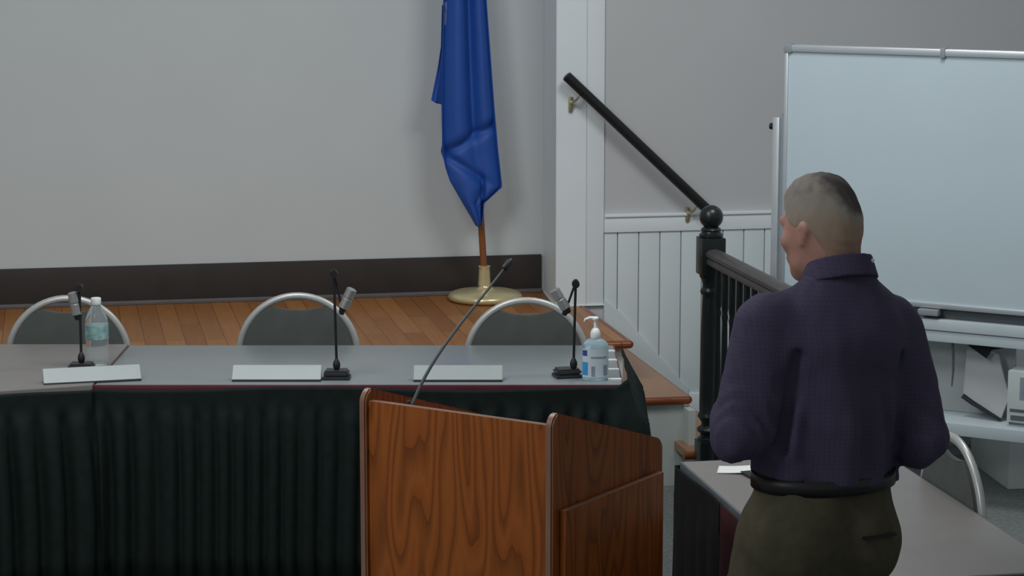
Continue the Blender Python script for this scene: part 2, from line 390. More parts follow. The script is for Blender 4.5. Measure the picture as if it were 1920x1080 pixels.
# ---------------------------------------------------------------- flag on its stand
fl = thing('flag_stand', 'limp blue flag on a leaning wooden pole in a round brass stand', 'flag', (1.951, 10.695, SZ))
MB().lathe([(0.150, 0.0), (0.164, 0.003), (0.172, 0.010), (0.1745, 0.019), (0.172, 0.028), (0.164, 0.036), (0.145, 0.043), (0.110, 0.049), (0.07, 0.053), (0.044, 0.056), (0.036, 0.060), (0.030, 0.068), (0.029, 0.075)], seg=48).build('stand_base', M['brass'], fl)
MB().lathe([(0.030, 0.072), (0.029, 0.085), (0.0265, 0.14), (0.026, 0.155), (0.028, 0.158), (0.028, 0.163), (0.020, 0.164)], (-0.004, 0, 0), seg=28).build('socket', M['brass'], fl)
lean = -0.060
MB().tube([(-0.003 + lean * (z - 0.1), 0, z) for z in (0.10, 0.6, 1.2, 2.2)], 0.0158, 14).build('pole', M['pole'], fl)
fin = MB().lathe([(0.016, 0), (0.024, 0.01), (0.012, 0.02), (0.020, 0.035), (0.022, 0.06), (0.006, 0.12), (0.001, 0.15)], (-0.003 + lean * 2.1, 0, 2.19), seg=16)
fin.build('finial', M['brass'], fl)
# cloth: outline read as left / right edge at each height, then folded in depth
def interp(z, tab):
    if z >= tab[0][0]: return tab[0][1]
    for (z0, v0), (z1, v1) in zip(tab, tab[1:]):
        if z <= z0 and z >= z1:
            t = (z0 - z) / (z0 - z1) if z0 != z1 else 0
            return v0 + (v1 - v0) * t
    return tab[-1][1]
LT = [(2.60, 1.776), (1.974, 1.752), (1.70, 1.744), (1.512, 1.741), (1.279, 1.744), (1.205, 1.757), (1.143, 1.776), (1.03, 1.840), (0.932, 1.897)]
RT = [(2.60, 1.870), (1.974, 1.948), (1.484, 1.984), (1.30, 2.000), (1.125, 2.019), (1.108, 2.019), (1.036, 1.936), (0.975, 1.930), (0.932, 1.922)]
def sstep(a, b, x):
    t = max(0, min(1, (x - a) / (b - a))); return t * t * (3 - 2 * t)
def side(px, pz, ax, az, bx, bz):   # signed distance to line a-b
    dx, dz = bx - ax, bz - az; l = math.hypot(dx, dz)
    return ((px - ax) * dz - (pz - az) * dx) / l
def fdepth(x, z):
    y = 0.0
    # upper part: broad soft vertical folds
    up = 1.0
    w = interp(z, RT) - interp(z, LT); s = (x - interp(z, LT)) / max(w, 1e-3)
    c1 = side(x, z, 1.744, 1.272, 1.990, 1.405)     # >0 below-right of the upper crease
    c2 = side(x, z, 1.744, 1.272, 1.925, 1.150)     # >0 below... lower crease
    upper = 1 - sstep(-0.015, 0.015, c1)
    fold = 0.030 * math.exp(-((s - 0.30) / 0.20) ** 2) - 0.034 * math.exp(-((s - 0.58) / 0.10) ** 2) + 0.018 * math.exp(-((s - 0.84) / 0.13) ** 2)
    y -= fold * (0.35 + 0.65 * upper)
    # the triangle tucked between the creases, then the lower pocket swelling forward
    y += 0.024 * math.exp(-(c1 / 0.024) ** 2) * sstep(1.16, 1.28, z)
    right_low = sstep(-0.004, 0.02, side(x, z, 1.925, 1.150, 1.929, 0.95))
    y += 0.020 * math.exp(-(c2 / 0.020) ** 2) * sstep(1.08, 1.16, z) * (1 if x < 1.94 else 0.4)
    if z < 1.17: y += 0.030 * math.exp(-((x - 1.927) / 0.010) ** 2) * sstep(1.17, 1.10, z) if x > 1.90 else 0
    low = sstep(0.0, 0.05, c2 if x < 1.93 else -1)
    y -= 0.030 * sstep(1.28, 1.05, z) * (1 - s) * 1.0
    y += 0.035 * (abs(s - 0.5) * 2) ** 4           # edges roll back
    return y
fo = fl.location
rows = []
NZ, NX = 200, 80
for i in range(NZ + 1):
    z = 2.60 - (2.60 - 0.932) * i / NZ
    a, c = interp(z, LT), interp(z, RT)
    rows.append([(a + (c - a) * k / NX - fo.x, 10.625 + fdepth(a + (c - a) * k / NX, z) - fo.y, z - SZ) for k in range(NX + 1)])
fm = MB().grid(rows)
rows = []
for i in range(NZ + 1):                             # the back layer of the folded cloth
    z = 2.60 - (2.60 - 0.932) * i / NZ
    a, c = interp(z, LT), interp(z, RT)
    rows.append([(a + (c - a) * k / NX - fo.x, 10.665 - 0.03 * (abs(k / NX - 0.5) * 2) ** 3 + 0.05 * (1 - (abs(k / NX - 0.5) * 2) ** 2) + 0.010 * math.sin(k * 0.275) - fo.y, z - SZ) for k in range(NX + 1)])
fm.grid(rows[::-1])
# loose fly-edge corner hanging behind on the left
FL = [(1.95, 1.748, 1.80), (1.76, 1.742, 1.80), (1.66, 1.726, 1.80), (1.515, 1.6955, 1.80), (1.500, 1.72, 1.80)]
rows = []
for z, a, c in FL: rows.append([(a + (c - a) * k / 12 - fo.x, 10.668 + 0.012 * math.sin(k * 0.9) - fo.y, z - 0.018 * (k / 12) - SZ) for k in range(13)])
fm.grid(rows)
fobj = fm.build('flag_cloth', M['flag'], fl, angle=75)
sm = fobj.modifiers.new('thick', 'SOLIDIFY'); sm.thickness = 0.002; sm.offset = 0
em = MB(); rows = []
for z in (1.965, 1.94, 1.91, 1.88, 1.86): rows.append([(interp(z, LT) + dx - fo.x, 10.6 + fdepth(interp(z, LT) + dx, z) - fo.y + 0.0205, z - SZ) for dx in (0.002, 0.006, 0.010, 0.0135)])
em.grid(rows).build('emblem_edge', M['flag_emblem'], fl)

# ---------------------------------------------------------------- committee tables
A11 = -R(11)
def table_legs(parent, L, D, H, xs=None):
    for x in xs or (0.10, L - 0.09):
        t = MB()
        t.tube([(x, 0.10, H - 0.03), (x, 0.10, 0.012)], 0.0125, 10); t.tube([(x, D - 0.10, H - 0.03), (x, D - 0.10, 0.012)], 0.0125, 10)
        t.tube([(x, 0.10, 0.30), (x, D - 0.10, 0.30)], 0.010, 8); t.tube([(x, 0.04, 0.012), (x, D - 0.04, 0.012)], 0.012, 8)
        t.build('leg', M['steel'], parent)
def folding_table(name, label, loc, rz, L, D, top, edge, group):
    t = thing(name, label, 'table', loc, rz, group)
    MB().span((0.004, 0.004, 0.722), (L - 0.004, D - 0.004, 0.75), bev=0.002).build('tabletop', top, t)
    e = MB()
    e.span((0, -0.002, 0.718), (L, 0.0045, 0.7490), bev=0.002); e.span((0, D - 0.0045, 0.718), (L, D + 0.002, 0.7490), bev=0.002)
    e.span((-0.002, 0, 0.718), (0.0045, D, 0.7490), bev=0.002); e.span((L - 0.0045, 0, 0.718), (L + 0.002, D, 0.7490), bev=0.002)
    e.build('edging', edge, t)
    table_legs(t, L, D, 0.75)
    return t
T1 = folding_table('committee_table', 'long grey topped committee table with three chairs and dark skirt', (0.101, 8.093, 0), A11, 1.83, 0.76, M['laminate_grey'], M['maroon_edge'], None)
T1['label'] = 'long grey laminate table with maroon edge carrying the hand sanitizer bottle'
# the neighbouring table on the left, cut at an angle against the first
TL = thing('corner_table', 'tan topped table at left edge holding the water bottle', 'table', (-1.0, 8.0, 0))
o = TL.location
q = [(-1.0, 7.90), (0.093, 8.072), (0.243, 8.846), (-1.0, 9.085)]
MB().prism([(p[0] - o.x, p[1] - o.y, 0.7225) for p in q], (0, 0, 0.030), bev=0.002).build('tabletop', M['laminate_tan'], TL)
table_legs(TL, 1.05, 0.95, 0.75, (0.15, 0.72))

# pleated skirts
random.seed(5)
def skirt(name, label, path, lean_fn, m, ztop=0.7465, zbot=0.035, step=0.006, band=0.085, amp=0.022, pitch=0.082, group=None, top_fn=None):
    pts = [Vector((p[0], p[1], 0)) for p in path]
    samp = []
    for a, c in zip(pts, pts[1:]):
        n = max(2, int((c - a).length / step)); t = (c - a).normalized(); nrm = Vector((t.y, -t.x, 0))
        for k in range(n): samp.append((a.lerp(c, k / n), nrm))
    samp.append((pts[-1], nrm))
    # smooth the normals round the corners
    N = len(samp); W = 6
    nn = []
    for i in range(N):
        v = Vector((0, 0, 0))
        for j in range(max(0, i - W), min(N, i + W + 1)): v += samp[j][1]
        nn.append(v.normalized())
    ph = 0; phs = []; a2 = []
    cur = 1.0; amp_c = 1.0
    for i in range(N):
        phs.append(ph); ph += 2 * PI * step / (pitch * cur); a2.append(amp_c)
        cur += random.uniform(-0.08, 0.08); cur = min(1.5, max(0.65, cur))
        amp_c += random.uniform(-0.06, 0.06); amp_c = min(1.35, max(0.55, amp_c))
    zs = [ztop, ztop - 0.012, ztop - band * 0.5, ztop - band, ztop - band - 0.012, ztop - band - 0.05, ztop - band - 0.12, ztop - 0.30, ztop - 0.45, ztop - 0.60, zbot]
    rows = []
    for z in zs:
        h = ztop - z; g = 0.0 if h <= band else min(1.0, 0.25 + (h - band) / 0.22)
        row = []
        for i in range(N):
            p = samp[i][0]; s = i / (N - 1)
            w = math.sin(phs[i] + 0.5 * math.sin(h * 7 + i * 0.01)); w = w * (1 - 0.35 * w)
            off = 0.010 + lean_fn(p, h) + g * amp * a2[i] * (w + 0.6) + (0.002 * math.sin(phs[i] * 0.31) if g == 0 else 0)
            zz = z - (0.006 * (1 + math.sin(i * 0.035)) if h < 0.02 else 0) + (top_fn(p) * max(0, 1 - h / 0.08) if top_fn else 0)
            v = p + nn[i] * off; row.append((v.x, v.y, zz))
        rows.append(row)
    root = thing(name, label, 'table skirt', (path[0][0], path[0][1], 0), 0, group)
    rr = [[(x - path[0][0], y - path[0][1], z) for x, y, z in row] for row in rows]
    ob = MB().grid(rr).build('pleated_cloth', m, root, angle=80)
    md = ob.modifiers.new('thick', 'SOLIDIFY'); md.thickness = 0.0025; md.offset = 0
    return root
ux = Vector((math.cos(A11), math.sin(A11), 0)); vx = Vector((-math.sin(A11), math.cos(A11), 0)); o1 = Vector((0.101, 8.093, 0))
def t1(x, y, z=0): v = o1 + ux * x + vx * y; return (v.x, v.y, z)
def lean1(p, h):
    k = (Vector((p.x, p.y, 0)) - o1).dot(ux)
    e = sstep(1.78, 1.86, k)
    return e * (0.004 + 0.085 * sstep(0.0, 0.15, h)) + 0.012 * sstep(0.05, 0.6, h)
fr = t1(1.835, -0.006); bk_ = t1(1.842, 0.74); fl0 = t1(-0.01, -0.006)
sk1 = skirt('table_skirt', 'dark green black pleated skirt around the front of the long committee tables', [(-1.0, 7.885), (0.085, 8.058), fl0[:2], fr[:2], bk_[:2]], lean1, M['skirt'], top_fn=lambda p: 0.028 * sstep(1.80, 1.84, (Vector((p.x, p.y, 0)) - o1).dot(ux)))
cl = None
for y in (0.09, 0.27, 0.45, 0.63):
    if cl is None:
        p = Vector(t1(1.80, y, 0.752)) - Vector(sk1.location)
        cl = MB().box((0, 0, 0), (0.055, 0.018, 0.006), bev=0.002).box((0.026, 0, -0.012), (0.004, 0.018, 0.026), bev=0.001).build('skirt_clip', M['white_plastic'], sk1)
        cl.rotation_euler = (0, 0, A11); cl.location = p
    else:
        c = cl.copy(); COL.objects.link(c); c.parent = sk1; c.location = Vector(t1(1.80, y, 0.752)) - Vector(sk1.location)

# ---------------------------------------------------------------- arch back chairs
def chair_proto(label, group):
    t = thing('banquet_chair', label, 'chair', (0, 0, 0), 0, group)
    ra = 0.228; zc = 0.905 - ra
    pts = [(-0.205, -0.02, 0.44), (-0.222, -0.005, 0.55), (-ra, 0, zc)]
    pts += [(-ra * math.cos(a), 0, zc + ra * math.sin(a)) for a in [R(q) for q in range(8, 176, 6)]]
    pts += [(ra, 0, zc), (0.222, -0.005, 0.55), (0.205, -0.02, 0.44)]
    f = MB().tube(pts, 0.0135, 12, flat=0.85); f.build('arch_frame', M['chair_frame'], t)
    ri = ra - 0.012; po = []
    for q in range(-2, 183, 4):
        a = R(q); x = -ri * math.cos(a); z = zc + ri * math.sin(a)
        zt = zc + 0.172 + 1.6 * x * x
        po.append((x, -0.016, min(z, zt)))
    po += [(ri - 0.012, -0.014, 0.53), (-ri + 0.012, -0.014, 0.53)]
    MB().prism(po, (0, 0.032, 0), bev=0.006).build('backrest', M['vinyl'], t)
    s = MB().prism([(-0.20, -0.05, 0.415), (0.20, -0.05, 0.415), (0.215, -0.30, 0.415), (0.19, -0.44, 0.415), (-0.19, -0.44, 0.415), (-0.215, -0.30, 0.415)], (0, 0, 0.055), bev=0.015)
    s.build('seat', M['vinyl'], t)
    for sx in (-1, 1):
        MB().tube([(sx * 0.205, -0.02, 0.44), (sx * 0.21, -0.01, 0.25), (sx * 0.215, 0.03, 0.0)], 0.0115, 10).build('leg', M['chair_frame'], t)
        MB().tube([(sx * 0.19, -0.40, 0.42), (sx * 0.20, -0.42, 0.22), (sx * 0.205, -0.43, 0.0)], 0.0115, 10).build('leg', M['chair_frame'], t)
        MB().tube([(sx * 0.20, -0.03, 0.405), (sx * 0.20, -0.42, 0.405)], 0.009, 8).build('side_rail', M['chair_frame'], t)
    return t
ch = chair_proto('silver arch back chair behind the water bottle at far left', 'banquet chairs at the tables')
spots = [((0.02, 9.03), -8, None), ((0.893, 8.926), -11, 'middle of three silver arch back chairs, right of it the middle microphone'),
         ((1.737, 8.645), -11, 'silver arch back chair nearest the brass flag base and hand sanitizer'),
         ((2.443, 6.075), -90, 'silver arch back chair tucked against the table right of the standing man')]
for i, ((x, y), a, lb) in enumerate(spots):
    c = ch if i == 0 else copy_tree(ch)
    c.location = (x, y, 0); c.rotation_euler = (0, 0, R(a))
    if lb: c['label'] = lb

# ---------------------------------------------------------------- desk microphones on boom arms
def boom_mic(label, x, y, top, joint, head_a, head_b, base=True, brz=0.0, tilt=0.0):
    """x,y base; the other points are offsets (dx, dz) in the plane across the table"""
    t = thing('desk_microphone', label, 'microphone', (x, y, 0.7505), A11, 'boom microphones on the long tables')
    bb = MB().prism([(-0.048, -0.040, 0), (0.048, -0.040, 0), (0.048, 0.040, 0), (-0.048, 0.040, 0)], (0, 0, 0.010), bev=0.003)
    bb.prism([(-0.044, -0.034, 0.009), (0.044, -0.034, 0.009), (0.044, 0.036, 0.009), (-0.044, 0.036, 0.009)], (0, 0, 0.022), bev=0.007)
    o = bb.build('base', M['dark_box'], t); o.rotation_euler = (0, 0, brz); o.location = (-0.022, 0.012, 0) if brz else (0, 0, 0)
    kb = MB().lathe([(0.004, 0.028), (0.010, 0.034), (0.0135, 0.045), (0.012, 0.056), (0.006, 0.068), (0.004, 0.072)], seg=16).build('swivel_knob', M['black_plastic'], t)
    MB().tube([(0, 0, 0.06), (top[0], 0.0, top[1])], 0.0048, 10).build('upright_arm', M['black_plastic'], t)
    hk = MB(); hk.tube([(top[0], -0.016, top[1] - 0.004), (top[0], 0.016, top[1] - 0.004)], 0.0135, 16); hk.tube([(top[0], 0, top[1] - 0.01), (top[0], 0, top[1] + 0.012)], 0.006, 10)
    hk.build('elbow_joint', M['black_plastic'], t)
    MB().tube([(top[0], 0.010, top[1]), (joint[0], 0.010, joint[1])], 0.0042, 10).build('drop_arm', M['black_plastic'], t)
    cp = MB().tube([(joint[0] - 0.004, 0.008, joint[1] - 0.012), (joint[0], 0.008, joint[1] + 0.002)], 0.009, 12)
    ax = (Vector((head_b[0], 0.004, head_b[1])) - Vector((head_a[0], 0.004, head_a[1]))).normalized()
    ha = Vector((head_a[0], 0.004, head_a[1]))
    cp.tube([tuple(ha - ax * 0.020), tuple(ha - ax * 0.002)], [0.009, 0.0145], 14)
    cp.build('shock_mount', M['black_plastic'], t)
    hb_ = Vector((head_b[0], 0.004, head_b[1]))
    MB().tube([tuple(ha - ax * 0.004), tuple(ha), tuple(ha.lerp(hb_, 0.45)), tuple(ha.lerp(hb_, 0.47)), tuple(ha.lerp(hb_, 0.53)), tuple(ha.lerp(hb_, 0.55)), tuple(hb_ - ax * 0.004), tuple(hb_)],
              [0.012, 0.0180, 0.0180, 0.0165, 0.0165, 0.0185, 0.0185, 0.012], 18).build('capsule', M['mic_silver'], t)
    return t
boom_mic('black boom microphone with silver capsule left of the water bottle', 0.062, 8.345, (0.000, 0.305), (-0.002, 0.200), (-0.012, 0.205), (-0.025, 0.285))
boom_mic('black boom microphone with silver capsule in front of the middle chair', 0.938, 8.045, (-0.006, 0.375), (0.022, 0.238), (0.026, 0.250), (0.058, 0.318))
boom_mic('black boom microphone with silver capsule beside the hand sanitizer', 1.757, 7.905, (0.006, 0.336), (-0.030, 0.232), (-0.028, 0.245), (-0.070, 0.312), brz=R(14))

# ---------------------------------------------------------------- name plates
def name_plate(label, x, y, rz, L=0.325, two=False):
    t = thing('name_plate', label, 'name plate', (x, y, 0.7505), rz, 'name plates on the long tables')
    MB().box((0, 0, 0.003), (L, 0.062, 0.006), bev=0.0015).build('foot', M['dark_box'], t)
    MB().prism([(-L / 2, -0.030, 0.0065), (-L / 2, 0.014, 0.050), (-L / 2, 0.020, 0.050), (-L / 2, 0.026, 0.0065)], (L, 0, 0), bev=0.0015).build('plate', M['plate'], t)
    return t
name_plate('pale blank name plate in front of the leftmost microphone, lying askew', 0.095, 8.150, R(4), L=0.335)
name_plate('pale blank name plate left of the middle microphone base', 0.730, 8.055, A11, L=0.31)
name_plate('pale blank name plate nearest the lectern, crossed by its thin microphone', 1.350, 7.930, A11, L=0.31)

# ---------------------------------------------------------------- water bottle, hand sanitizer
wbt = thing('water_bottle', 'clear plastic water bottle with green label standing on the tan table', 'bottle', (0.120, 8.44, 0.753))
MB().lathe([(0.034, 0), (0.040, 0.004), (0.0415, 0.015), (0.0390, 0.028), (0.0415, 0.040), (0.0390, 0.054), (0.0415, 0.068), (0.040, 0.084), (0.0415, 0.092), (0.0415, 0.150), (0.039, 0.170), (0.029, 0.197), (0.0165, 0.218), (0.0150, 0.228)], seg=32).build('bottle_body', M['clear'], wbt)
MB().lathe([(0.0424, 0.098), (0.0424, 0.148)], seg=32).build('paper_label', M['bottle_label'], wbt)
MB().lathe([(0.0175, 0.222), (0.0185, 0.225), (0.0185, 0.243), (0.017, 0.246)], seg=24).build('bottle_cap', M['white_plastic'], wbt)
hs = thing('hand_sanitizer', 'clear pump bottle of hand sanitizer with blue label on the right table end', 'bottle', (1.822, 7.850, 0.7505), A11)
MB().lathe([(0.043, 0), (0.046, 0.004), (0.046, 0.118), (0.043, 0.130), (0.030, 0.142), (0.017, 0.148), (0.016, 0.152)], seg=32, sy=0.66).build('bottle_body', M['gel'], hs)
MB().grid([[(0.0468 * math.cos(a), 0.0468 * 0.67 * math.sin(a), z) for a in [R(q) for q in range(195, 346, 6)]] for z in (0.012, 0.112)]).build('front_label', M['label_white'], hs)
lb = MB()
def lpatch(q0, q1, z0, z1, m, r=0.0474):
    return MB().grid([[(r * math.cos(a), r * 0.67 * math.sin(a), z) for a in [R(q0 + (q1 - q0) * k / 10) for k in range(11)]] for z in (z0, z1)]).build('label_print', m, hs)
lpatch(200, 236, 0.020, 0.066, M['label_blue']); lpatch(200, 232, 0.088, 0.108, M['label_navy'])
lpatch(252, 268, 0.016, 0.052, M['label_grey']); lpatch(306, 330, 0.020, 0.056, M['label_grey']); lpatch(250, 325, 0.080, 0.086, M['label_grey'])
pm = MB().lathe([(0.0165, 0.148), (0.0175, 0.152), (0.0175, 0.168), (0.013, 0.178), (0.0065, 0.184), (0.0055, 0.208), (0.011, 0.212), (0.012, 0.218), (0.009, 0.222)], seg=24)
pm.tube([(0.006, 0, 0.217), (-0.02, 0, 0.219), (-0.036, 0, 0.213), (-0.038, 0, 0.206)], [0.007, 0.0055, 0.0045, 0.004], 10)
pm.build('pump_head', M['white_plastic'], hs)

# ---------------------------------------------------------------- lectern
lec = thing('lectern', 'oak veneer lectern with raised rounded side panels in front of the skirted table', 'lectern', (0.740, 5.816, 0), R(-44))
LW, LD, TH = 0.58, 0.535, 0.021
def side_outline():
    p = [(-0.012, 0.0), (-0.012, 1.125)]
    c = (0.028, 1.128)
    for q in range(180, 101, -10): p.append((c[0] + 0.040 * math.cos(R(q)), c[1] + 0.040 * math.sin(R(q))))
    c2 = (LD - 0.035, 0.978)
    for q in range(72, -1, -9): p.append((c2[0] + 0.035 * math.cos(R(q)), c2[1] + 0.035 * math.sin(R(q))))
    p.append((LD, 0.0)); return p
so = side_outline()
for x0 in (0.0, LW - TH):
    o = MB().prism([(x0, y, z) for y, z in so], (TH, 0, 0), bev=0.004).build('side_panel', M['lectern'], lec)
    o.data.materials.append(M['oak_edge'])
    for f in o.data.polygons:
        if abs(f.normal.x) < 0.93: f.material_index = 1
fp = MB().span((TH + 0.0005, 0.0, 0.0), (LW - TH - 0.0005, 0.020, 1.136), bev=0.003).build('front_panel', M['lectern'], lec)
fp.data.materials.append(M['oak_edge'])
for f in fp.data.polygons:
    if f.normal.z > 0.5: f.material_index = 1
MB().prism([(TH + 0.001, 0.021, 1.108), (TH + 0.001, 0.021, 1.090), (TH + 0.001, LD - 0.01, 0.925), (TH + 0.001, LD - 0.01, 0.943)], (LW - 2 * TH - 0.002, 0, 0)).build('reading_surface', M['lectern'], lec)
MB().span((TH + 0.001, 0.021, 0.60), (LW - TH - 0.001, LD - 0.02, 0.62)).build('shelf', M['lectern'], lec)
MB().span((TH + 0.001, 0.021, 0.04), (LW - TH - 0.001, LD - 0.02, 0.06)).build('shelf', M['lectern'], lec)
fs = MB().span((LW + 0.002, 0.020, 0.50), (LW + 0.020, LD - 0.03, 0.925), bev=0.003).build('drop_leaf_shelf', M['lectern'], lec)
fs.data.materials.append(M['oak_edge'])
for f in fs.data.polygons:
    if f.normal.z > 0.5: f.material_index = 1
cord = MB().tube([(-0.012 - 0.006 * math.sin(z * 5), 0.02 + 0.012 * math.sin(z * 4), z) for z in [0.96 - 0.05 * k for k in range(20)]], 0.0028, 6)
cord.build('cable', M['dark_gap'], lec)
# thin gooseneck microphone standing in the lectern
gm = thing('gooseneck_microphone', 'thin grey gooseneck microphone rising from the lectern top', 'microphone', (0.74, 5.816, 1.098), R(-44))
g0 = Vector((0.115, 0.045, 0.0)); g3 = Vector((0.128, 0.475, 0.330))
pts = []
for k in range(25):
    t = k / 24
    p = g0 * (1 - t) ** 3 + (g0 + Vector((0.0, 0.080, 0.140))) * 3 * t * (1 - t) ** 2 + (g0.lerp(g3, 0.62) + Vector((0, 0.0, 0.02))) * 3 * t * t * (1 - t) + g3 * t ** 3
    pts.append(tuple(p))
MB().tube(pts, [0.0048 - 0.0016 * k / 24 for k in range(25)], 8).build('gooseneck', M['dark_gap'], gm)
dv = (Vector(pts[-1]) - Vector(pts[-2])).normalized(); e0 = Vector(pts[-1])
MB().tube([tuple(e0 - dv * 0.012), tuple(e0 - dv * 0.008), tuple(e0 + dv * 0.022), tuple(e0 + dv * 0.032)], [0.004, 0.0085, 0.0095, 0.004], 12).build('windscreen', M['black_plastic'], gm)
gb = MB().lathe([(0.022, -0.004), (0.022, 0.006), (0.012, 0.014), (0.006, 0.03), (0.005, 0.04)], (g0.x, g0.y, 0), seg=18)
gb.build('mount', M['dark_box'], gm)

# ---------------------------------------------------------------- table beside the man
T2 = folding_table('side_table', 'tan laminate table in the right foreground beside the standing man', (2.422, 5.262, 0), R(90), 1.322, 0.632, M['laminate_tan'], M['dark_gap'], None)
sk2 = skirt('table_skirt', 'black and maroon cloth skirt on the table beside the man', [(2.20, 6.592), (1.783, 6.592), (1.783, 6.10)], lambda p, h: 0.01 * h, M['skirt_side'], amp=0.006, pitch=0.16)
sk2b = MB()
NS = 60
sk2b.grid([[(1.783 - 0.011 - 0.006 * math.sin(k * 0.5) * min(1, (0.742 - z) * 4) - sk2.location.x, 6.098 - 0.82 * k / NS - sk2.location.y, z) for k in range(NS + 1)] for z in (0.742, 0.66, 0.60, 0.4, 0.2, 0.03)])
sb = sk2b.build('maroon_panel', M['maroon_cloth'], sk2, angle=80)
sb['label'] = 'maroon stretch of the skirt'
md = sb.modifiers.new('thick', 'SOLIDIFY'); md.thickness = 0.0025
pp = thing('folded_paper', 'small folded white sheet on the side table ahead of the man', 'paper', (1.935, 6.435, 0.7505), R(-20))
MB().grid([[(-0.07 + 0.14 * i / 8, -0.045 + 0.09 * j / 6, 0.001 + 0.012 * (i / 8) ** 2) for i in range(9)] for j in range(7)]).build('sheet', M['paper'], pp)
md = kids(pp)[0].modifiers.new('thick', 'SOLIDIFY'); md.thickness = 0.0012; md.offset = 1
bd = thing('dark_folder', 'dark folder lying by the white sheet on the side table', 'folder', (2.02, 6.30, 0.7505), R(8))
MB().box((0, 0, 0.004), (0.17, 0.23, 0.008), bev=0.002).build('cover', M['black_plastic'], bd)

# ---------------------------------------------------------------- rolling whiteboard
WBR = math.atan2(-0.656, 0.755)
wbd = thing('rolling_whiteboard', 'large white dry erase board on a pale rolling stand', 'whiteboard', (2.931, 9.21, 0), WBR)
BW, Z0, Z1 = 1.82, 0.80, 1.835
MB().span((0.008, 0.0, Z0 + 0.01), (BW - 0.008, 0.018, Z1 - 0.01)).build('board_surface', M['wb_surface'], wbd)
f = MB()
f.span((0, -0.010, Z1 - 0.030), (BW, 0.026, Z1), bev=0.007); f.span((0, -0.008, Z0), (BW, 0.026, Z0 + 0.022), bev=0.004)
f.span((-0.006, -0.008, Z0), (0.010, 0.026, Z1 - 0.002), bev=0.003); f.span((BW - 0.010, -0.008, Z0), (BW + 0.006, 0.026, Z1 - 0.002), bev=0.003)
f.build('frame', M['wb_frame'], wbd)
for x0, x1 in ((-0.010, 0.026), (BW - 0.026, BW + 0.010)):
    MB().span((x0, -0.013, Z1 - 0.034), (x1, 0.029, Z1 + 0.003), bev=0.006).build('corner_cap', M['wb_corner'], wbd)
MB().span((0.658, -0.014, Z1 - 0.036), (0.678, 0.028, Z1 + 0.004), bev=0.004).build('clip', M['wb_corner'], wbd)
for x0 in (-0.052, BW + 0.022):
    MB().span((x0, -0.012, 0.06), (x0 + 0.030, 0.040, 1.535), bev=0.004).build('upright', M['wb_frame'], wbd)
    MB().span((x0 + 0.030, 0.004, 0.06), (x0 + 0.042, 0.030, 1.550), bev=0.002).build('upright_slot', M['wb_corner'], wbd)
    MB().span((x0 - 0.01, -0.30, 0.05), (x0 + 0.04, 0.32, 0.085), bev=0.006).build('foot', M['wb_bar'], wbd)
    for yy in (-0.27, 0.29): MB().tube([(x0 + 0.005, yy, 0.026), (x0 + 0.028, yy, 0.026)], 0.025, 16).build('caster', M['black_plastic'], wbd)
MB().tube([(-0.072, 0.012, 1.497), (-0.051, 0.012, 1.497)], [0.013, 0.015], 14).build('pivot_knob', M['black_plastic'], wbd)
MB().span((0.0, 0.03, 0.752), (BW, 0.045, 0.805)).build('gap_shade_strip', M['dark_gap'], wbd)  # dark strip standing in for the shade in the gap below the board
MB().span((-0.02, -0.020, 0.714), (BW + 0.02, 0.030, 0.757), bev=0.004).build('cross_bar', M['wb_bar'], wbd)
MB().span((-0.02, -0.012, 0.667), (BW + 0.02, 0.030, 0.711), bev=0.004).build('cross_bar', M['wb_bar'], wbd)
MB().span((0.60, -0.03, 0.772), (0.685, 0.006, 0.797), bev=0.004).build('tray_bracket', M['wb_corner'], wbd)
MB().span((-0.02, -0.060, 0.303), (BW + 0.02, 0.24, 0.353), bev=0.005).build('lower_shelf', M['wb_bar'], wbd)

def onwb(x, y, z): v = Matrix.Rotation(WBR, 4, 'Z') @ Vector((x, y, z)) + Vector((2.931, 9.21, 0)); return v
# things standing on its lower shelf
pn = thing('backing_panel', 'grey white card panel standing along the lower shelf of the rolling whiteboard', 'card', onwb(0.1, 0.16, 0.354), WBR)
MB().span((0.10, 0, 0), (0.85, 0.012, 0.300), bev=0.002).build('sheet', M['card'], pn)
pb = thing('presentation_board', 'tilted grey board with black lower edge leaning under the whiteboard', 'board', onwb(0.75, 0.06, 0.354), WBR)
MB().prism([(0.020, 0.0, 0.092), (0.180, 0.0, 0.012), (0.205, 0.02, 0.10), (0.150, 0.03, 0.262), (0.02, 0.03, 0.302)], (0, 0.014, 0), bev=0.001).build('sheet', M['card'], pb)
MB().tube([(0.020, -0.004, 0.090), (0.060, -0.004, 0.066), (0.180, -0.004, 0.008)], [0.011, 0.0105, 0.006], 8).build('black_edge', M['black_plastic'], pb)
MB().prism([(0.030, -0.010, 0.303), (0.185, -0.010, 0.300), (0.135, -0.010, 0.288), (0.115, -0.010, 0.252)], (0, 0.008, 0)).build('dark_opening', M['black_plastic'], pb)  # black piece standing in for the shaded opening above the tilted board
cd = thing('hanging_cord', 'dark cord hanging under the whiteboard left of the tilted board', 'cord', onwb(0.73, 0.03, 0.668), WBR)
MB().tube([(0.0, 0, 0.0), (0.004, 0, -0.05), (0.006, 0, -0.12), (0.002, 0, -0.185)], [0.0055, 0.006, 0.005, 0.003], 8).build('cord_line', M['dark_gap'], cd)
pc = thing('printed_carton', 'white printed carton with grey bars at the right edge under the whiteboard', 'box', onwb(0.972, 0.00, 0.354), WBR)
MB().span((0, 0, 0), (0.34, 0.20, 0.222), bev=0.003).build('carton_body', M['card_pale'], pc)
for z0, z1, x0 in ((0.058, 0.070, 0.012), (0.024, 0.044, 0.016), (0.006, 0.016, 0.01)):
    MB().span((x0, -0.0015, z0), (0.33, 0.001, z1)).build('printed_bar', M['dark_gap'], pc)
